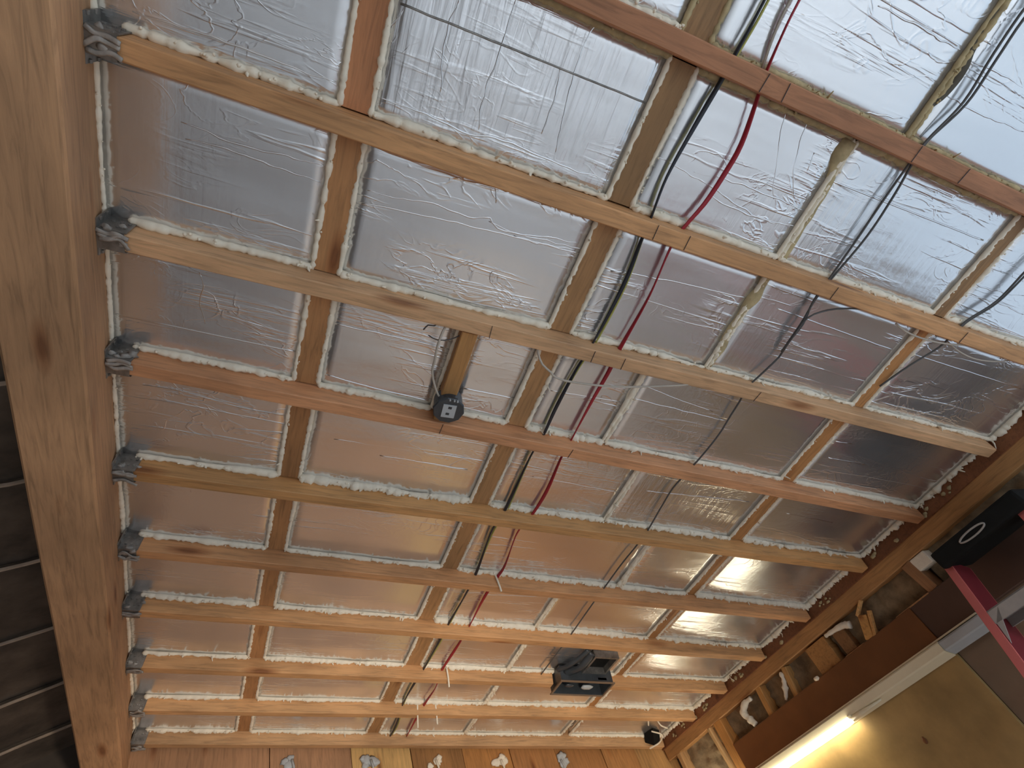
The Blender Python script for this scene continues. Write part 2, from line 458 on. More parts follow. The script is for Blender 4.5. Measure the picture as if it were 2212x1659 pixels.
WR = {(1, 1): (1.0, .5, .3), (1, 2): (.25, 1, .9), (1, 3): (.45, .8, .5), (0, 2): (.15, 1, .8), (0, 3): (.1, 1, .7), (2, 1): (.1, 1, .9),
      (2, 2): (.05, 1, .8), (4, 2): (.35, .9, .5), (4, 3): (.7, .6, .4), (3, 2): (.08, 1, .7), (3, 3): (.08, 1, .7), (2, 4): (.2, 1, 1)}
for k in range(0, 10):
    cells = []
    a2, b2 = nog_x(k, 2)
    gx = GAPX[k]
    a3, b3 = nog_x(k, 3)
    cells = [(XL, N1[0]), (N1[1], a2), (b2, gx - .006), (gx + .006, a3), (b3, XR)]
    if k == 3: cells = [(XL, N1[0]), (N1[1], .300), (.352, a2), (b2, gx - .006), (gx + .006, a3), (b3, XR)]
    for ci, (x0, x1) in enumerate(cells):
        foil_board(k, x0, x1, WR.get((k, ci), (R.uniform(0, .10), R.uniform(.6, 1), R.uniform(.2, .7))))
        last, first = ci == len(cells) - 1, ci == 0
        r = .0130 * R.uniform(.8, 1.15)
        rough = R.uniform(.7, 1.2)
        if k in (4, 5, 6) and ci >= 2: r, rough = .0145, 1.25
        if k == 4 and ci == 1: r, rough = .0165, 1.3
        if k in (3, 5) and ci == 0 and k == 5: r = .013
        if k == 2 and ci >= 2: r, rough = .0095, 1.4
        zb = ZF - .004
        dr = 14 if ci >= 2 else 7
        if k >= 8: dr = 5
        i0 = x0 + (.05 if first else 0)
        bead((i0, near(k + 1, i0) - .0065, zb), (x1, near(k + 1, x1) - .0065, zb), r * (.5 if k == 0 and ci > 1 else 1), dr, rough, FOAM_BROWN if k == 0 and ci > 1 else None)
        # side runs along noggins, ridge beam and rim
        mt = FOAM_BROWN if (k == 0) else FOAM
        rs_ = .0085
        yA, yB = far(k, x0), near(k + 1, x0)
        yA1, yB1 = far(k, x1), near(k + 1, x1)
        bead((x0, yA, ZF - .002), (x0, yB, ZF - .002), .008 if first else rs_, 4, .9, mt)
        if last: bead((x1 - .004, yA1, ZF - .004), (x1 - .004, yB1, ZF - .004), .013, 26, 1.3)
        else: bead((x1, yA1, ZF - .002), (x1, yB1, ZF - .002), rs_, 5, .9, mt)
        # thin run where the board meets the rafter behind it
        bead((x0, far(k, x0) + .003, ZF), (x1, far(k, x1) + .003, ZF), .011 if k == 1 else .005, 0, 1.0, FOAM_BROWN)
# ragged foam filling the open joints between boards
for k, pts, r in [(0, [(1.270, .08), (1.274, .164), (1.296, .25), (1.268, .335), (1.276, .395)], [.006, .009, .013, .008, .006]),
                  (1, [(1.120, .452), (1.117, .497), (1.138, .565), (1.149, .656), (1.150, .79)], [.026, .016, .009, .010, .013]),
                  (2, [(1.137, .845), (1.142, .92), (1.132, 1.005), (1.139, 1.06), (1.150, 1.19)], [.022, .026, .012, .015, .006]),
                  (3, [(.936, 1.26), (.938, 1.33), (.940, 1.40), (.942, 1.56)], [.012, .014, .010, .008]),
                  (4, [(1.132, 1.65), (1.137, 1.817), (1.146, 1.98)], [.007, .007, .008]),
                  (5, [(1.408, 2.06), (1.412, 2.255), (1.432, 2.39)], [.009, .011, .012]),
                  (6, [(1.15, 2.46), (1.15, 2.78)], [.005, .006]), (7, [(1.15, 2.84), (1.15, 3.2)], [.005, .006]),
                  (8, [(1.15, 3.26), (1.15, 3.6)], [.007, .008])]:
    P = smooth_path([(x, y, ZF) for x, y in pts], .012)
    n = len(P)
    rs = []
    for i in range(n):
        u = i / (n - 1) * (len(r) - 1); j = min(int(u), len(r) - 2)
        rs.append((r[j] + (r[j + 1] - r[j]) * (u - j)) * (1 + .55 * noise.noise((i * .31, k * 3.3, 0))))
    bm = tube(bmesh.new(), [p + Vector((.006 * noise.noise((i * .2, k, 5)), 0, 0)) for i, p in enumerate(P)], rs, 8, .55)
    put('foam_joint', bm, GAPD if k == 0 else FOAM_BROWN if k < 3 else FOAM, CE, ceil, smooth=True)
# straight taped seams and folded foil edges, each a narrow raised ridge
SEAMS = [((-.042, .561), (.55, .554)), ((1.145, .553), (1.751, .542)), ((-.046, .995), (.244, .969), (.555, .953)), ((.664, .973), (.841, .952), (1.125, .931)),
         ((1.245, .934), (1.769, .95)), ((1.86, .943), (2.463, .945)), ((-.589, 1.299), (-.375, 1.272), (-.136, 1.283)), ((-.593, 1.483), (-.136, 1.482)),
         ((-.045, 1.357), (.278, 1.352)), ((-.041, 1.54), (.082, 1.553), (.291, 1.561)), ((.363, 1.296), (.541, 1.286)), ((.377, 1.485), (.552, 1.482)),
         ((.66, 1.421), (.916, 1.405)), ((.971, 1.32), (1.1, 1.34), (1.273, 1.358)), ((.955, 1.379), (1.354, 1.387)), ((.024, 1.794), (.551, 1.778)),
         ((.184, 1.833), (.5, 1.832)), ((.747, 1.811), (1.115, 1.821)), ((1.229, 1.789), (1.719, 1.75)), ((.705, 2.174), (.998, 2.18)),
         ((1.943, 1.779), (2.218, 1.787)), ((1.899, 1.447), (2.096, 1.442)), ((1.865, 1.362), (1.944, 1.359))]
for i, s in enumerate(SEAMS):
    P = smooth_path([(x, y, ZF - .0005) for x, y in s], .02)
    P = [p + Vector((0, (.0012 if i in (0, 1, 4, 5, 7) else .0035) * noise.noise((p.x * 22, i * 3.1, 0)), 0)) for p in P]
    rr = .0024 if i in (0, 1, 4, 5, 7, 8, 11) else .0019
    put('foil_tape', tube(bmesh.new(), P, rr, 6, .5), GALV if i == 0 else TAPE, CE, ceil, smooth=True)

CREASES = [
    [ (-0.034, 0.961), (0.045, 0.955), (0.131, 0.942), (0.226, 0.950), (0.283, 0.931), (0.310, 0.952), (0.449, 0.946), (0.557, 0.940) ],
    [ (-0.050, 0.750), (0.017, 0.745), (0.154, 0.756), (0.244, 0.744), (0.394, 0.749), (0.546, 0.749) ],
    [ (-0.446, 0.935), (-0.380, 0.941), (-0.302, 0.946), (-0.221, 0.939), (-0.138, 0.935) ],
    [ (-0.436, 0.970), (-0.359, 0.965), (-0.259, 0.970), (-0.142, 0.976) ],
    [ (-0.536, 0.754), (-0.466, 0.749), (-0.353, 0.748), (-0.243, 0.749), (-0.142, 0.749) ],
    [ (0.282, 0.945), (0.369, 0.950), (0.459, 0.936), (0.539, 0.925) ],
    [ (0.359, 0.960), (0.454, 0.958), (0.540, 0.943) ],
    [ (0.641, 0.655), (0.730, 0.662), (0.862, 0.682), (1.004, 0.703), (1.138, 0.692) ],
    [ (0.754, 0.654), (0.898, 0.644), (1.125, 0.644) ],
    [ (0.770, 0.680), (0.856, 0.697), (0.973, 0.706), (1.102, 0.700) ],
    [ (0.978, 0.193), (1.113, 0.192), (1.257, 0.191) ],
    [ (1.281, 0.198), (1.381, 0.194), (1.492, 0.194) ],
    [ (1.114, 0.386), (1.222, 0.361) ],
    [ (1.286, 0.277), (1.411, 0.279), (1.592, 0.271) ],
    [ (-0.035, 0.569), (-0.059, 0.638), (-0.059, 0.684) ],
    [ (0.185, 0.472), (0.183, 0.571), (0.178, 0.670), (0.184, 0.740) ],
    [ (0.070, 0.514), (0.063, 0.595), (0.080, 0.693) ],
    [ (0.448, 0.377), (0.369, 0.450), (0.360, 0.557), (0.385, 0.728) ],
    [ (-0.396, 1.299), (-0.384, 1.337), (-0.390, 1.396), (-0.379, 1.453) ],
    [ (0.271, 0.857), (0.285, 0.892) ],
    [ (0.325, 0.559), (0.336, 0.625), (0.336, 0.700) ],
    [ (0.907, 0.451), (0.947, 0.542), (1.011, 0.647) ],
    [ (0.974, 0.450), (1.004, 0.535), (1.061, 0.618) ],
    [ (1.046, 0.509), (1.059, 0.554) ],
    [ (1.791, 0.658), (1.928, 0.661), (2.074, 0.644) ],
    [ (1.883, 0.700), (2.009, 0.690), (2.143, 0.697) ],
]
for i, s in enumerate(CREASES):
    P = smooth_path([(x, y, ZF - .0003) for x, y in s], .012)
    along_x = abs(s[-1][0] - s[0][0]) > abs(s[-1][1] - s[0][1])
    P = [p + Vector((0 if along_x else 1, 1 if along_x else 0, 0)) * .006 * noise.noise((p.x * 30, p.y * 30, i * 3.7)) for p in P]
    n = len(P)
    put('foil_crease', tube(bmesh.new(), P, [(.0026 if along_x else .0017) * (.35 + .65 * math.sin(math.pi * (j + .5) / n)) * (1 + .5 * noise.noise((j * .7, i, 0))) for j in range(n)], 6, .45), FOIL if along_x else TAPE, CE, ceil, (0, 0, 0), smooth=True)

# ------------------------------------------------------------------ rafters with hangers
TINT = {0: (.5, .3, .17), 1: (.40, .21, .12), 2: (.58, .36, .19), 3: (.62, .43, .27), 4: (.62, .35, .20), 5: (.60, .37, .17), 6: (.61, .36, .19),
        7: (.60, .37, .19), 8: (.60, .38, .20), 9: (.60, .39, .21), 10: (.56, .38, .22)}
RLAB = {1: 'reddish brown rafter with brown foam below it, first from the top of the picture',
        2: 'long tan rafter crossing the whole picture, second from the top',
        3: 'pale yellowish rafter above the round grey junction box, third from the top',
        4: 'orange rafter that carries the round grey junction box, fourth from the top',
        5: 'fifth rafter from the top, with thick white foam along its edge',
        6: 'sixth rafter from the top, below the thick white foam', 7: 'seventh rafter from the top, above the black open housing',
        8: 'eighth rafter from the top, notched around the black open housing', 9: 'ninth rafter from the top, next to last before the far wall',
        10: 'last rafter, fixed against the far board wall'}
def hanger_mesh():
    bm = bmesh.new()
    t = .0022
    box(bm, .008, .062, -t - .001, RW + t + .001, -t - .0015, -.0015)            # seat
    box(bm, .008, .066, -t - .0015, -.0015, -t, .066)                             # cheeks
    box(bm, .008, .066, RW + .0015, RW + t + .0015, -t, .066)
    box(bm, .004, .008, -.024, RW + .024, -.004, .066)                           # flange on the beam
    for y in (-.02, RW + .02):
        for z in (.012, .045): box(bm, .008, .012, y - .004, y + .004, z - .004, z + .004, bev=.0012)
    for x in (.022, .040, .056):
        for z in (.02, .045): box(bm, x - .0035, x + .0035, -t - .005, -t - .001, z - .0035, z + .0035, bev=.001)
    return bm
hm = None
def splat_mesh(s):
    bm = bmesh.new()
    for q in range(8):
        blob(bm, (.024 + R.uniform(-.012, .044), R.uniform(-.008, RW * .8), R.uniform(-.004, .034)), R.uniform(.008, .015), s * 11 + q, (1, .9, .5), 2, .8)
    for q in range(3):
        y = R.uniform(.002, RW); P = [(.01 + .02 * j + R.uniform(-.004, .004), y + R.uniform(-.012, .012), -.005 - R.uniform(0, .006)) for j in range(4)]
        tube(bm, smooth_path(P, .006), .0055, 6, .35)
    return bm
for k in range(1, 11):
    ang = math.atan(RB[k])
    F = CE @ T(XL + .004, near(k, XL), 0) @ Matrix.Rotation(ang, 4, 'Z')
    L = XR - XL + (-.01 if k not in (3,) else -.035)
    rb = timber(L, RW, .15, .003, 30, .0016, k)
    if k == 8:                                   # notched where the housing sits
        rb.free(); rb = bmesh.new(); a, b = 2.006, 2.340
        bx = (0, a, b, L); prof = lambda x: .070 if a < x < b else 0.0
        pts = [(0, 0), (a, 0), (a, .070), (b, .070), (b, 0), (L, 0), (L, .15), (0, .15)]
        f0 = [rb.verts.new((x, 0, z)) for x, z in pts]; f1 = [rb.verts.new((x, RW, z)) for x, z in pts]
        rb.faces.new(f0[::-1]); rb.faces.new(f1)
        for i in range(8): rb.faces.new((f0[i], f0[(i + 1) % 8], f1[(i + 1) % 8], f1[i]))
        bmesh.ops.bevel(rb, geom=rb.edges[:], offset=.0025, segments=1, affect='EDGES')
    o = put('rafter', rb, WOOD, F, None, TINT[k])
    thing(o, RLAB[k], 'rafter', 'parallel rafters of the roof')
    if 2 <= k <= 10:
        if hm is None:
            h = put('joist_hanger', hanger_mesh(), GALV, F, o); hm = h.data
        else: h = put('joist_hanger', hm, GALV, F, o)
        h['label'] = 'grey galvanised joist hanger'
        sp = put('mortar_splat', splat_mesh(k), SPLAT, F, h, smooth=True)
# the third rafter's splice plate and pencil ticks
def tick(k, x):
    F = CE @ T(x, near(k, x), 0)
    par = [o for o in bpy.data.objects if o.name.startswith('rafter')][k - 1]
    put('pencil_line', nbox(-.0007, .0007, .002, RW - .002, -.0026, -.0012), BLACK, F @ Matrix.Rotation(rad(R.uniform(-6, 6)), 4, 'Z'), par)
for k, x in ((1, .775), (1, .835), (1, 1.27), (1, 1.45), (2, .70), (2, .80), (2, 1.33), (2, 1.90), (3, .375), (3, .705), (3, .81), (3, 1.335), (4, .34), (4, .805)): tick(k, x)

# ------------------------------------------------------------------ noggins
def noggin(k, row, x0, x1, label, group, tint):
    ya, yb = max(far(k, x0), far(k, x1)) + .001, min(near(k + 1, x0), near(k + 1, x1)) - .002
    F = CE @ T(x1, ya + .001, ZF - .004) @ Matrix.Rotation(rad(90), 4, 'Z')
    o = put('noggin', timber(yb - ya - .002, x1 - x0, .085, .003, 8, .0014, k * 5 + row), WOOD, F, None, tint)
    return thing(o, label, 'noggin', group)
for k in range(0, 10):
    for row in (1, 2, 3):
        if k == 0 and row != 2: continue
        if k == 9 and row == 3: continue
        x0, x1 = nog_x(k, row)
        where = {1: 'ridge-side row', 2: 'middle row beside the cables', 3: 'eaves-side row'}[row]
        if k == 0: lab = 'short dark noggin above the first rafter, at the top edge of the picture'
        else:
            lab = 'short recessed noggin in the %s, between the %s and %s rafters' % (where, ORD[k], ORD[k + 1])
        base = (.44, .25, .12) if row == 1 else (.42, .26, .13) if row == 2 else (.44, .24, .10)
        if k <= 1: base = (.36, .20, .10) if row == 1 else (.31, .20, .10)
        if k <= 1 and row == 1: base = (.46, .23, .12)
        f = R.uniform(.9, 1.1)
        noggin(k, row, x0, x1, lab, {1: 'noggins nearest the ridge beam', 2: 'noggins beside the cables', 3: 'noggins nearest the eaves wall'}[row], tuple(c * f for c in base))

# ------------------------------------------------------------------ ridge beam along the house side
bmr = timber(4.9, .150, .262, .006, 40, .002, 77)
F = T(-.582, -.86, 2.794) @ Matrix.Rotation(rad(90), 4, 'Z')
thing(put('ridge_beam', bmr, WOOD, F, None, (.46, .30, .18)), 'broad brown timber beam that the rafter hangers are fixed to', 'beam')

# dark roof slope behind the beam, lapped boards running down the slope
cl = struct(root('ceiling_left', Matrix()))
ys = [-2.5, -2.0, -1.55, -1.1, -.65, -.2, .25, .68, 1.02, 1.38, 1.76, 2.15, 2.56, 3.0, 3.44, 3.84, 4.12]
for i in range(len(ys) - 1):
    y0, y1 = ys[i], ys[i + 1]
    F = T(-.735, y0, 3.085) @ Matrix.Rotation(rad(19), 4, 'Y').inverted() @ Matrix.Rotation(rad(3.2), 4, 'X')
    F = T(-.735, y0, 3.085) @ Matrix.Rotation(rad(-19), 4, 'Y') @ Matrix.Rotation(rad(3.5), 4, 'X')
    bm = bmesh.new()
    n = 14
    rows = []
    for j in range(n + 1):
        x = -1.85 * j / n
        wv = .012 * noise.noise((x * 4, i * 2.7, 0)); wz = .010 * noise.noise((x * 5, i * 3.1, 7))
        rows.append([bm.verts.new((x, wv, wz)), bm.verts.new((x, y1 - y0 + .02, wz)), bm.verts.new((x, y1 - y0 + .02, wz + .022)), bm.verts.new((x, wv, wz + .022))])
    for a, b in zip(rows, rows[1:]):
        for q in range(4): bm.faces.new((a[q], a[(q + 1) % 4], b[(q + 1) % 4], b[q]))
    bm.faces.new(rows[0]); bm.faces.new(rows[-1][::-1])
    bd = put('roof_board', bm, STONE, F, cl)
    put('board_edge', tube(bmesh.new(), [(-1.85 * j / n, .012 * noise.noise((-1.85 * j / n * 4, i * 2.7, 0)) - .002, .004 + .010 * noise.noise((-1.85 * j / n * 5, i * 3.1, 7))) for j in range(n + 1)], .007, 6), EDGE, F, bd)

# ------------------------------------------------------------------ eaves wall
XW, CX = 2.517, -.2765
def wp(y, z, x):
    """point measured on the wall face plane, carried along to depth x"""
    s = (x - CX) / (XW - CX)
    return (x, .512 + (y - .512) * s, 1.549 + (z - 1.549) * s)

we = struct(root('wall_right', Matrix()))
put('sheathing', nbox(2.60, 2.66, .90, 4.12, 0, 2.36), DARKW, None, we)
put('sheathing', nbox(2.60, 2.66, -2.5, .90, 2.20, 2.36), DARKW, None, we)
put('sheathing', nbox(2.60, 2.66, -2.5, -2.28, 0, 2.2), DARKW, None, we)
# rim board closing the rafter ends
put('rim_board', nbox(2.566, 2.59, -2.5, 4.03, -.004, .16), WOOD, CE, we, (.23, .10, .045))
for i in range(18):
    y = R.uniform(.95, 3.9)
    bm = bmesh.new()
    for q in range(3): blob(bm, (2.563, y + R.uniform(-.02, .02), R.uniform(.008, .036)), R.uniform(.005, .012), i * 7 + q, (.5, 1.3, .9), 1, .7)
    put('foam_splat', bm, FOAM_BROWN, CE, we, smooth=True)
wplate = put('wall_plate', timber(6.4, .085, .074, .004, 40, .002, 31), WOOD, T(2.602, -2.38, 2.243) @ Matrix.Rotation(rad(90), 4, 'Z'), None, (.45, .27, .12))
thing(wplate, 'long timber wall plate under the rafter ends on the eaves wall', 'beam')
def stud(y0, y1, z0, z1, lean=0.0, tint=(.50, .30, .12), x0=2.517, name='stud', d=.08):
    F = T(x0, y1, z0) @ Matrix.Rotation(lean, 4, 'X') @ Matrix.Rotation(rad(-90), 4, 'Y') @ Matrix.Rotation(rad(180), 4, 'Z')
    # local x -> up
    F = T(x0 + d, y0, z0) @ Matrix.Rotation(lean, 4, 'X') @ Matrix(((0, 0, -1, 0), (0, 1, 0, 0), (1, 0, 0, 0), (0, 0, 0, 1)))
    return put(name, timber(z1 - z0, y1 - y0, d, .003, 8, .0012, y0 * 3), WOOD, F, we, tint)
stud(3.402, 3.478, 0, 2.243, tint=(.52, .29, .10))
st = stud(3.492, 3.520, 1.9, 2.243, rad(-4), (.72, .55, .30), 2.512, 'batten', .03)
stud(3.885, 3.925, 0, 2.243, tint=(.50, .34, .18))
stud(3.010, 3.052, 2.10, 2.243, rad(7), (.58, .35, .13), 2.525)
stud(3.09, 3.112, 0, 1.86, 0, (.5, .3, .12), 2.56)
bl = nbox(0, .06, 0, .145, 0, .13, bev=.004)
put('block', bl, WOOD, T(2.528, 2.445, 2.105), we, (.42, .245, .095))
put('block', nbox(0, .05, 0, .075, 0, .115, bev=.006), WOOD, T(2.535, 2.325, 2.11), we, (.26, .15, .07))
stud(1.800, 1.852, 2.105, 2.243, rad(-6), (.33, .19, .10), 2.52)
put('ledge', nbox(2.512, 2.60, 1.85, 2.05, 2.098, 2.106, bev=.002), WOOD, None, we, (.42, .26, .13))
put('ledge', nbox(2.512, 2.60, 2.27, 2.40, 2.098, 2.105, bev=.002), WOOD, None, we, (.42, .26, .13))
put('ledge', nbox(2.512, 2.60, 2.66, 3.40, 2.098, 2.104, bev=.002), WOOD, None, we, (.36, .2, .09))
put('pale_block', nbox(2.52, 2.58, 1.735, 1.815, 2.182, 2.240, bev=.006), FOAM, None, we)
# mineral wool stuffed between plate and lintel
def wool(y0, y1, z0, z1, s):
    bm = bmesh.new()
    ny, nz = max(5, int((y1 - y0) / .02)), max(4, int((z1 - z0) / .02))
    g = [[bm.verts.new((2.575 + .016 * noise.noise((y0 + (y1 - y0) * i / ny) * Vector((14, 0, 0)) + Vector((0, j * .9, s))) + .008 * noise.noise(Vector((i * 1.7, j * 1.9, s))), y0 + (y1 - y0) * i / ny, z0 + (z1 - z0) * j / nz)) for j in range(nz + 1)] for i in range(ny + 1)]
    for i in range(ny):
        for j in range(nz): bm.faces.new((g[i][j], g[i + 1][j], g[i + 1][j + 1], g[i][j + 1]))
    return put('wool_batt', bm, WOOL, None, we, smooth=True)
for i, (a, b) in enumerate([(.92, 1.79), (1.86, 2.20), (2.2, 2.44), (2.59, 2.80), (2.80, 3.0), (3.06, 3.40), (3.53, 3.88)]):
    wool(a, b, 2.095 if i < 6 else 0, 2.245, i * 3.3)
# foam squeezed between the cripples
def foam_run(pts, rs, par, name='foam_lump', mat=None, n=9):
    P = smooth_path(pts, .008)
    k = len(P)
    rr = []
    for i in range(k):
        u = i / max(1, k - 1) * (len(rs) - 1); j = min(int(u), len(rs) - 2)
        rr.append((rs[j] + (rs[j + 1] - rs[j]) * (u - j)) * (1 + .7 * noise.noise((i * .45, pts[0][1] * 9, 0))))
    return put(name, tube(bmesh.new(), P, rr, n), mat or FOAM, None, par, smooth=True)
foam_run([(2.53, 3.10, 2.226), (2.525, 3.16, 2.222), (2.52, 3.20, 2.190), (2.52, 3.185, 2.150), (2.52, 3.165, 2.112)], [.012, .016, .020, .022, .018], we)
foam_run([(2.53, 2.812, 2.232), (2.53, 2.822, 2.195), (2.53, 2.855, 2.150), (2.53, 2.885, 2.118)], [.008, .014, .016, .010], we)
foam_run([(2.53, 2.43, 2.226), (2.53, 2.37, 2.222), (2.53, 2.31, 2.214), (2.53, 2.272, 2.196)], [.009, .012, .014, .019], we)
stud(2.80, 2.835, 2.10, 2.243, rad(14), (.55, .36, .15), 2.535)
# splintered timber ends beside the block
put('splinter', box(bmesh.new(), -.012, .012, -.022, .022, -.055, .055, .003), WOOD, T(2.52, 2.203, 2.145) @ Matrix.Rotation(rad(28), 4, 'X'), we, (.60, .36, .13))
put('splinter', box(bmesh.new(), -.010, .010, -.008, .008, -.06, .06, .003), WOOD, T(2.515, 2.165, 2.140) @ Matrix.Rotation(rad(33), 4, 'X'), we, (.55, .33, .13))
put('splinter', box(bmesh.new(), -.010, .010, -.006, .006, -.04, .04, .002), WOOD, T(2.515, 2.165, 2.222) @ Matrix.Rotation(rad(60), 4, 'X'), we, (.66, .44, .2))
foam_run([(2.505, 2.600, 2.106), (2.502, 2.612, 2.104), (2.505, 2.626, 2.106)], [.008, .013, .007], we)
# lintel and ply; past the sheet edge, shade is put into darker colours
thing(put('lintel', timber(1.43, .06, .152, .003, 24, .001, 5), BROWN, T(2.565, 1.966, 1.950) @ Matrix.Rotation(rad(90), 4, 'Z'), None), 'dark brown stained lintel above the tube light', 'beam')
thing(put('lintel', timber(1.014, .056, .152, .003, 12, .001, 8), make_plain('shaded_lintel_brown', (.10, .052, .034), .65, 0, .2, 3), T(2.566, .95, 1.950) @ Matrix.Rotation(rad(90), 4, 'Z'), None), 'lintel section with shade put into its brown, behind the red stepladder', 'beam')  # lintel run on, with the shade by the ladder put into its colour
bm = nbox(2.535, 2.553, 1.965, 3.40, .02, 1.90, bev=.002)
ps = put('plywood_sheet', bm, PLY, None)
thing(ps, 'tan plywood sheet below the lit tube light', 'board')
bmk = bmesh.new(); blob(bmk, (2.534, 2.354, 1.706), .012, 3, (.15, .8, 1.2), 2, .5)
put('knot', bmk, BROWN, None, ps, smooth=True)
put('shade_panel', nbox(2.55, 2.57, .93, 1.962, .02, 1.95), SHADED_PLY_RIM, None, we)  # wall past the ply, its shade painted as a duller board

# ------------------------------------------------------------------ tube light on the lintel
lr = root('tube_light', T(2.50, 2.8, 1.93))
thing(lr, 'lit fluorescent tube light with cream housing fixed under the brown lintel', 'lamp')
def extr(profile, y0, y1, bev=0):
    bm = bmesh.new()
    a = [bm.verts.new((x, y0, z)) for x, z in profile]; b = [bm.verts.new((x, y1, z)) for x, z in profile]
    n = len(profile)
    for i in range(n): bm.faces.new((a[i], a[(i + 1) % n], b[(i + 1) % n], b[i]))
    bm.faces.new(a); bm.faces.new(b[::-1])
    return bm
put('housing', extr([(2.517, 1.946), (2.487, 1.946), (2.480, 1.940), (2.480, 1.908), (2.486, 1.902), (2.530, 1.8805), (2.530, 1.946)], 1.965, 3.42), WHITE, None, lr)
put('shaded_end', extr([(2.517, 1.944), (2.489, 1.944), (2.483, 1.938), (2.483, 1.910), (2.488, 1.904), (2.530, 1.884), (2.530, 1.944)], 1.752, 1.963), LGREY, None, lr)['label'] = 'ladder end of the housing, greyed to stand for shade'  # same white strip run on, its shaded end coloured grey
put('top_flange', nbox(2.500, 2.53, 1.76, 3.42, 1.9490, 1.9555), WHITE, None, lr)
tb = bmesh.new()
tube(tb, [(2.480, y, 1.889) for y in (2.565, 2.58, 2.60, 3.0, 3.4, 3.9)], [.008, .013, .0145, .0145, .0145, .0145], 14)
put('tube', tb, TUBE, None, lr, smooth=True)['label'] = 'glowing warm white tube'
tb = bmesh.new(); tube(tb, [(2.486, y, 1.893) for y in (2.37, 2.45, 2.50, 2.572)], [.003, .008, .011, .013], 12)
put('tube_end', tb, WHITE, None, lr, smooth=True)
put('lamp_holder', nbox(2.476, 2.51, 2.555, 2.580, 1.882, 1.912, bev=.003), WHITE, None, lr)

# ------------------------------------------------------------------ cables
def cable(name, runs, mat, r, label, group=None, flat=1.0, twist=0.0):
    """each run is a polyline in the ceiling frame; several runs of one cable stay one object"""
    bm = bmesh.new()
    for P in runs: tube(bm, smooth_path(P, .02), r, 8, flat, twist)
    o = put(name, bm, mat, CE, None, smooth=True)
    return thing(o, label, 'cable', group)
ZC = .046
BL = [(.701, .05), (.701, .284), (.697, .388), (.695, .453), (.687, .557), (.681, .686), (.693, .796), (.697, .856), (.712, 1.004), (.709, 1.203), (.699, 1.305), (.696, 1.471),
      (.701, 1.602), (.693, 1.702), (.698, 1.936), (.698, 2.011), (.689, 2.131), (.712, 2.392), (.714, 2.56), (.703, 2.812), (.702, 2.967), (.696, 3.187), (.684, 3.378), (.680, 3.583), (.70, 3.83), (.699, 3.97)]
RD = [(.776, .05), (.778, .256), (.781, .319), (.79, .394), (.8, .437), (.827, .555), (.826, .639), (.817, .718), (.796, .794), (.79, .856), (.804, 1.009), (.802, 1.207), (.807, 1.285), (.805, 1.423),
      (.807, 1.606), (.806, 1.687), (.82, 1.857), (.814, 1.998), (.795, 2.111), (.817, 2.322), (.812, 2.409), (.804, 2.564), (.808, 2.806), (.803, 2.955), (.792, 3.206), (.807, 3.393), (.795, 3.60), (.795, 3.97)]
cable('black_cable', [[(x, y, ZC) for x, y in BL]], BLACK, .0062, 'black flat cable running through every rafter beside the red one', None, .55, .14)
cable('yellow_cable', [[(x + .007 + .005 * math.sin(y * 7), y + .002, ZC + .006) for x, y in BL]], YELLOW, .0032, 'thin yellow cable twisted along the black one')
cable('red_cable', [[(x, y, ZC) for x, y in RD]], RED, .0068, 'flat red cable running through every rafter', None, .42, .11)
cable('white_cable', [[(.765, .04, ZC + .008), (.762, .256, ZC + .008), (.768, .33, ZC + .01), (.785, .40, ZC + .012)]], PALE, .0035, 'short white cable beside the red one at the top edge of the picture')
GA = [(1.33, .0), (1.318, .074), (1.324, .176), (1.338, .278), (1.315, .382), (1.313, .448), (1.316, .558), (1.322, .662), (1.326, .791), (1.328, .872), (1.350, .951), (1.346, 1.026), (1.352, 1.077), (1.332, 1.164), (1.318, 1.22),
      (1.328, 1.279), (1.333, 1.343), (1.342, 1.442), (1.334, 1.577), (1.316, 1.724), (1.324, 1.832), (1.342, 2.005), (1.341, 2.1), (1.335, 2.233), (1.336, 2.427), (1.337, 2.541), (1.34, 2.7), (1.342, 2.849), (1.34, 3.2)]
GB = [(1.35, .0), (1.339, .091), (1.346, .179), (1.353, .28), (1.322, .383), (1.326, .445), (1.340, .524), (1.350, .647), (1.337, .791), (1.334, .86), (1.338, .9)]
cable('grey_cable', [[(x, y, ZC) for x, y in GA]], GREY, .0034, 'thin grey cable through the rafters, paired with another at the top')
cable('grey_cable', [[(x, y, ZC + .004) for x, y in GB] + [(1.336, .95, .04), (1.345, 1.06, .045)]], GREY, .0034, 'thin grey cable that bows away beside its twin below the first rafter')
cable('grey_cable', [[(1.50, .842, .03), (1.455, .852, .03), (1.385, .878, .03), (1.336, .923, .032), (1.338, .997, .036), (1.350, 1.069, .045)]], GREY, .0030, 'grey cable looping out under the second rafter to join the pair')
cable('grey_cable', [[(1.97, .50, ZC), (1.966, .574, ZC), (1.964, .686, ZC), (1.92, .775, ZC), (1.915, .85, ZC), (1.909, .889, ZC), (1.858, .983, ZC), (1.822, 1.086, .05)]], GREY, .0034, 'grey cable crossing the eaves-side noggins at an angle')
cable('grey_cable', [[(1.985, .50, ZC), (1.980, .58, ZC), (1.972, .69, ZC), (1.926, .78, ZC), (1.92, .85, ZC)]], GREY, .0030, 'second grey cable beside the one crossing the eaves-side noggins')
cable('pale_cable', [[(1.64, .85, .02), (1.69, .862, .012), (1.766, .866, .01), (1.866, .859, .01), (1.998, .834, .012), (2.05, .825, .02)]], PALE, .0032, 'pale cable sagging along the second rafter near the eaves wall')
cable('pale_cable', [[(1.90, .855, .03), (1.96, .871, .014), (2.045, .876, .01), (2.14, .862, .012), (2.2, .845, .02)]], PALE, .0026, 'thin pale cable loop below the sagging one near the eaves wall')
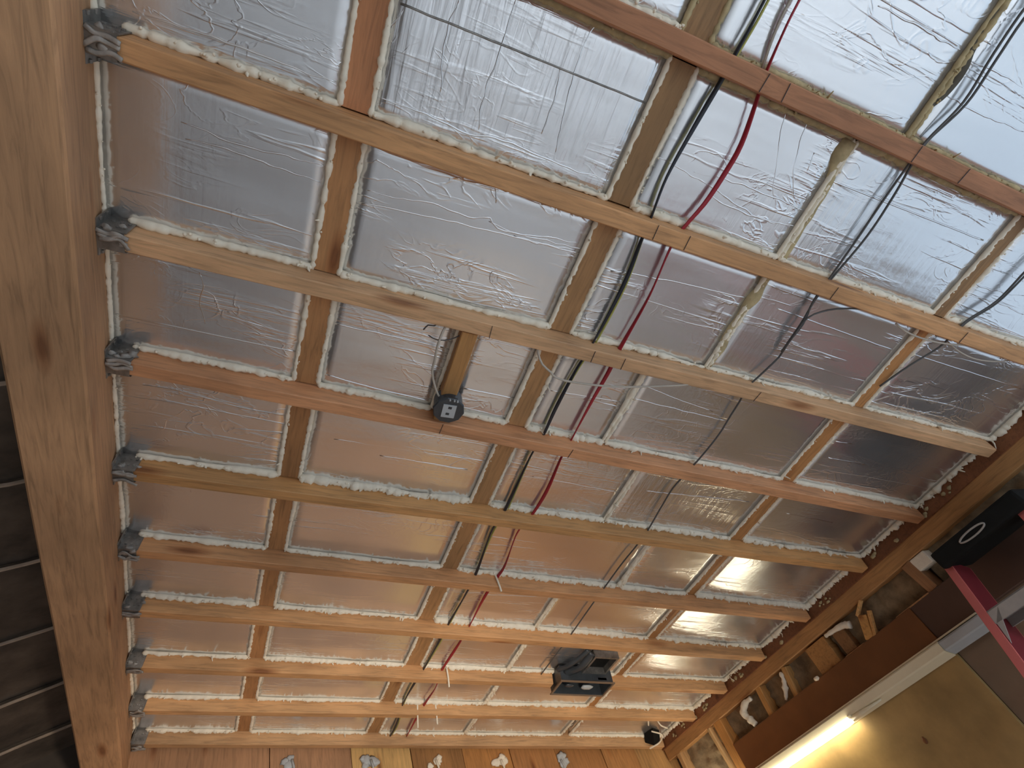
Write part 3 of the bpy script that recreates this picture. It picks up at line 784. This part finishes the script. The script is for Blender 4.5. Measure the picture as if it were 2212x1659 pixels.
cable('pale_cable', [[(.53, 1.235, .03), (.541, 1.262, .01), (.565, 1.292, .002), (.602, 1.312, 0), (.624, 1.326, 0), (.689, 1.329, 0), (.845, 1.306, 0), (1.047, 1.246, .0), (1.07, 1.238, .01)]], PALE, .0036, 'pale cable drooping across the red and black ones below the third rafter')
cable('white_flex', [[(.262, 1.235, .04), (.248, 1.266, .012), (.245, 1.315, .006), (.251, 1.371, .006), (.253, 1.405, .006), (.273, 1.453, .008), (.296, 1.492, .012), (.318, 1.522, .03)]], PALE, .0036, 'pale flex curving down into the round grey junction box')
cable('thin_wire', [[(.232, 1.255, .04), (.223, 1.267, .03), (.205, 1.270, .03), (.197, 1.29, .034)]], GREY, .0022, 'thin dark wire end hooked beside the pale flex')
cable('thin_wire', [[(.216, 1.308, .04), (.244, 1.311, .03), (.282, 1.297, .03), (.310, 1.272, .036), (.32, 1.25, .04)]], GREY, .0018, 'thin dark wire loop behind the pale flex')

# ------------------------------------------------------------------ round junction box on its batten
bt = put('batten', timber(.335, .048, .055, .003, 8, .001, 91), WOOD, CE @ T(.348, 1.254, .012) @ Matrix.Rotation(rad(89), 4, 'Z'), None, (.46, .27, .11))
thing(bt, 'short batten behind the round grey junction box', 'batten')
jb = root('junction_box', CE @ T(.337, 1.526, .0))
thing(jb, 'round dark grey junction box with a pale square label', 'junction box')
def disc(r, z0, z1, n=28, bev=.004, wob=0.0):
    bm = bmesh.new()
    prof = [(r * .985, z1), (r, z1 - bev), (r, z0 + bev), (r - bev, z0)]
    rings = [[bm.verts.new((math.cos(2 * math.pi * i / n) * a * (1 + wob * noise.noise((i * .7, 3, 0))), math.sin(2 * math.pi * i / n) * a * (1 + wob * noise.noise((i * .7, 9, 0))), z)) for i in range(n)] for a, z in prof]
    for a, b in zip(rings, rings[1:]):
        for i in range(n): bm.faces.new((a[i], a[(i + 1) % n], b[(i + 1) % n], b[i]))
    bm.faces.new(rings[0]); bm.faces.new(rings[-1][::-1])
    return bm
FJ = CE @ T(.337, 1.522, -.012)
put('body', disc(.045, .002, .055), DGREY, FJ, jb)
put('cover', disc(.050, -.006, .004, 10, .003, .03), DGREY, FJ, jb)
put('label_plate', box(bmesh.new(), -.021, .021, -.025, .025, -.0085, -.0055, .001), LGREY, FJ @ Matrix.Rotation(rad(-4), 4, 'Z'), jb)['label'] = 'pale grey square label'
put('knockout', box(bmesh.new(), -.005, .006, -.019, -.010, -.0095, -.0080, .0005), DGREY, FJ, jb)
put('knockout', box(bmesh.new(), -.007, .004, .006, .014, -.0095, -.0080, .0005), DGREY, FJ, jb)
for a in (-.008, .006, .016): put('screw', disc(.0028, -.004, .004, 8, .0005), LGREY, FJ @ T(a, -.044, -.008), jb)

# ------------------------------------------------------------------ black open housing in the eighth rafter
hs = root('housing_box', CE @ T(1.56, 3.13, 0))
thing(hs, 'black open electrical housing set against the eighth rafter', 'junction box')
def frame_box(bm, x0, x1, y0, y1, z0, z1, t):
    box(bm, x0, x1, y0, y0 + t, z0, z1); box(bm, x0, x1, y1 - t, y1, z0, z1)
    box(bm, x0, x0 + t, y0 + t, y1 - t, z0, z1); box(bm, x1 - t, x1, y0 + t, y1 - t, z0, z1)
    return bm
bm = frame_box(bmesh.new(), 1.415, 1.725, 3.125, 3.265, -.022, .06, .008)
box(bm, 1.42, 1.72, 3.13, 3.26, .045, .053)
put('body', bm, DGREY, CE, hs)
put('rim', frame_box(bmesh.new(), 1.408, 1.732, 3.118, 3.272, -.026, -.020, .010), SHADED_PLY_RIM, CE, hs)['label'] = 'pale brown rim'
bm = frame_box(bmesh.new(), 1.545, 1.690, 2.955, 3.125, .022, .060, .011)
put('window_frame', bm, GALV, CE, hs)['label'] = 'grey frame round the square opening'
put('opening_back', nbox(1.55, 1.685, 2.96, 3.12, .055, .062), BLK, CE, hs)
bm = bmesh.new()
tube(bm, smooth_path([(1.40, 3.12, .03), (1.43, 3.05, .02), (1.47, 2.98, .03), (1.50, 2.93, .045)], .01), .014, 7, .6)
tube(bm, smooth_path([(1.45, 3.13, .02), (1.50, 3.05, .015), (1.53, 2.95, .04)], .01), .020, 7, .5)
put('wrap', bm, DGREY, CE, hs, smooth=True)
for x, y, a in ((1.49, 3.19, .020), (1.60, 3.20, .028)):
    bm = bmesh.new(); blob(bm, (0, 0, 0), a, x, (1.3, .8, .35), 2, .3)
    put('terminal', bm, LGREY if a > .025 else DGREY, CE @ T(x, y, -.012), hs, smooth=True)
put('clip', nbox(1.635, 1.69, 3.125, 3.14, -.010, .006, bev=.002), LGREY, CE, hs)

# square dark pipe end by the far corner
pp = root('pipe', T(2.40, 3.965, 2.37))
thing(pp, 'dark square pipe end beside the far corner of the eaves wall', 'pipe')
bm = frame_box(bmesh.new(), -.038, .038, -.038, .038, -.30, .02, .005)
FP = T(2.405, 3.945, 2.372) @ Matrix.Rotation(rad(38), 4, 'X') @ Matrix.Rotation(rad(15), 4, 'Z')
bm = frame_box(bmesh.new(), -.036, .036, -.036, .036, -.02, .11, .004)
put('sleeve', bm, BLK, FP, pp)
put('liner', nbox(-.032, .032, -.032, .032, .02, .03), make_plain('maroon_void', (.03, .006, .008), .7), FP, pp)
# loose foam strings at the corner
for i, P in enumerate([[(2.36, 3.80, .02), (2.43, 3.80, .0), (2.44, 3.86, -.02), (2.40, 3.93, -.03)], [(2.30, 3.63, .03), (2.34, 3.66, .0), (2.40, 3.68, -.01)],
                       [(2.18, 3.56, .06), (2.22, 3.60, .02), (2.25, 3.66, -.004)], [(.86, 3.585, .055), (.87, 3.60, .01), (.88, 3.62, -.035)], [(.76, 3.585, .055), (.765, 3.60, .01), (.775, 3.63, -.05)],
                       [(.81, 3.19, .055), (.82, 3.2, .01), (.83, 3.22, -.03)], [(.80, 2.40, .055), (.81, 2.40, .02), (.825, 2.41, -.02)]]):
    put('foam_string', tube(bmesh.new(), smooth_path(P, .01), .0045, 6), FOAM, CE, ceil, smooth=True)

# ------------------------------------------------------------------ red stepladder leaning by the eaves wall
LD = root('stepladder', T(1.5, 1.45, 0))
thing(LD, 'red stepladder with black top cap leaning against the eaves wall', 'ladder')
LEAN = math.atan(.46)
FL = T(2.30, 0, 2.085) @ Matrix.Rotation(LEAN, 4, 'Y')      # local z runs up the rails, x towards the wall
LZ = -2.085 / math.cos(LEAN) + .02
def rail(y, sgn):
    bm = box(bmesh.new(), 0, .100, y - .003, y + .003, LZ, .02)
    o = put('rail', bm, LREDP, FL, LD)
    bm = bmesh.new()
    for x in (-.004, .098): box(bm, x, x + .006, min(y - sgn * .003, y + sgn * .030), max(y - sgn * .003, y + sgn * .030), LZ, .02, bev=.002)
    put('rail_flange', bm, LPINK, FL, o)['label'] = 'rail edge coloured lighter to stand for light on it'
rail(1.598, 1); rail(1.282, -1)
for q in range(6):
    z = -.215 - .30 * q
    bm = bmesh.new()
    box(bm, -.004, .085, 1.275, 1.594, z, z + .005)
    box(bm, -.004, .000, 1.275, 1.594, z - .045, z + .005)
    box(bm, .081, .085, 1.275, 1.594, z - .03, z + .005)
    tr = put('tread', bm, TREAD, FL, LD)
    if q == 0:
        for i in range(7):
            for sx in (.02, .055):
                put('grip_dimple', box(bmesh.new(), sx, sx + .010, 1.315 + i * .040, 1.332 + i * .040, z - .0025, z + .001, bev=.001), DGREY, FL, tr)
    bm = bmesh.new()
    vs = [bm.verts.new(v) for v in ((-.004, 1.59, z - .045), (-.004, 1.55, z - .002), (-.004, 1.59, z - .12), (-.001, 1.59, z - .045), (-.001, 1.55, z - .002), (-.001, 1.59, z - .12))]
    for f_ in ((0, 1, 2), (3, 5, 4), (0, 3, 4, 1), (1, 4, 5, 2), (2, 5, 3, 0)): bm.faces.new([vs[i] for i in f_])
    put('gusset', bm, TREAD, FL, LD)
FC = T(2.30, 1.435, 2.10)
put('top_cap', box(bmesh.new(), -.035, .185, -.215, .185, -.02, .050, .014), BLK, FC, LD)['label'] = 'black plastic top cap'
bm = bmesh.new()
P = [(-.037, .058 * math.cos(2 * math.pi * i / 24) - .0, .016 + .012 * math.sin(2 * math.pi * i / 24)) for i in range(25)]
tube(bm, P, .0035, 6)
put('slot_ring', bm, TREAD, FC, LD, smooth=True)['label'] = 'pale oval ring round the cap slot'
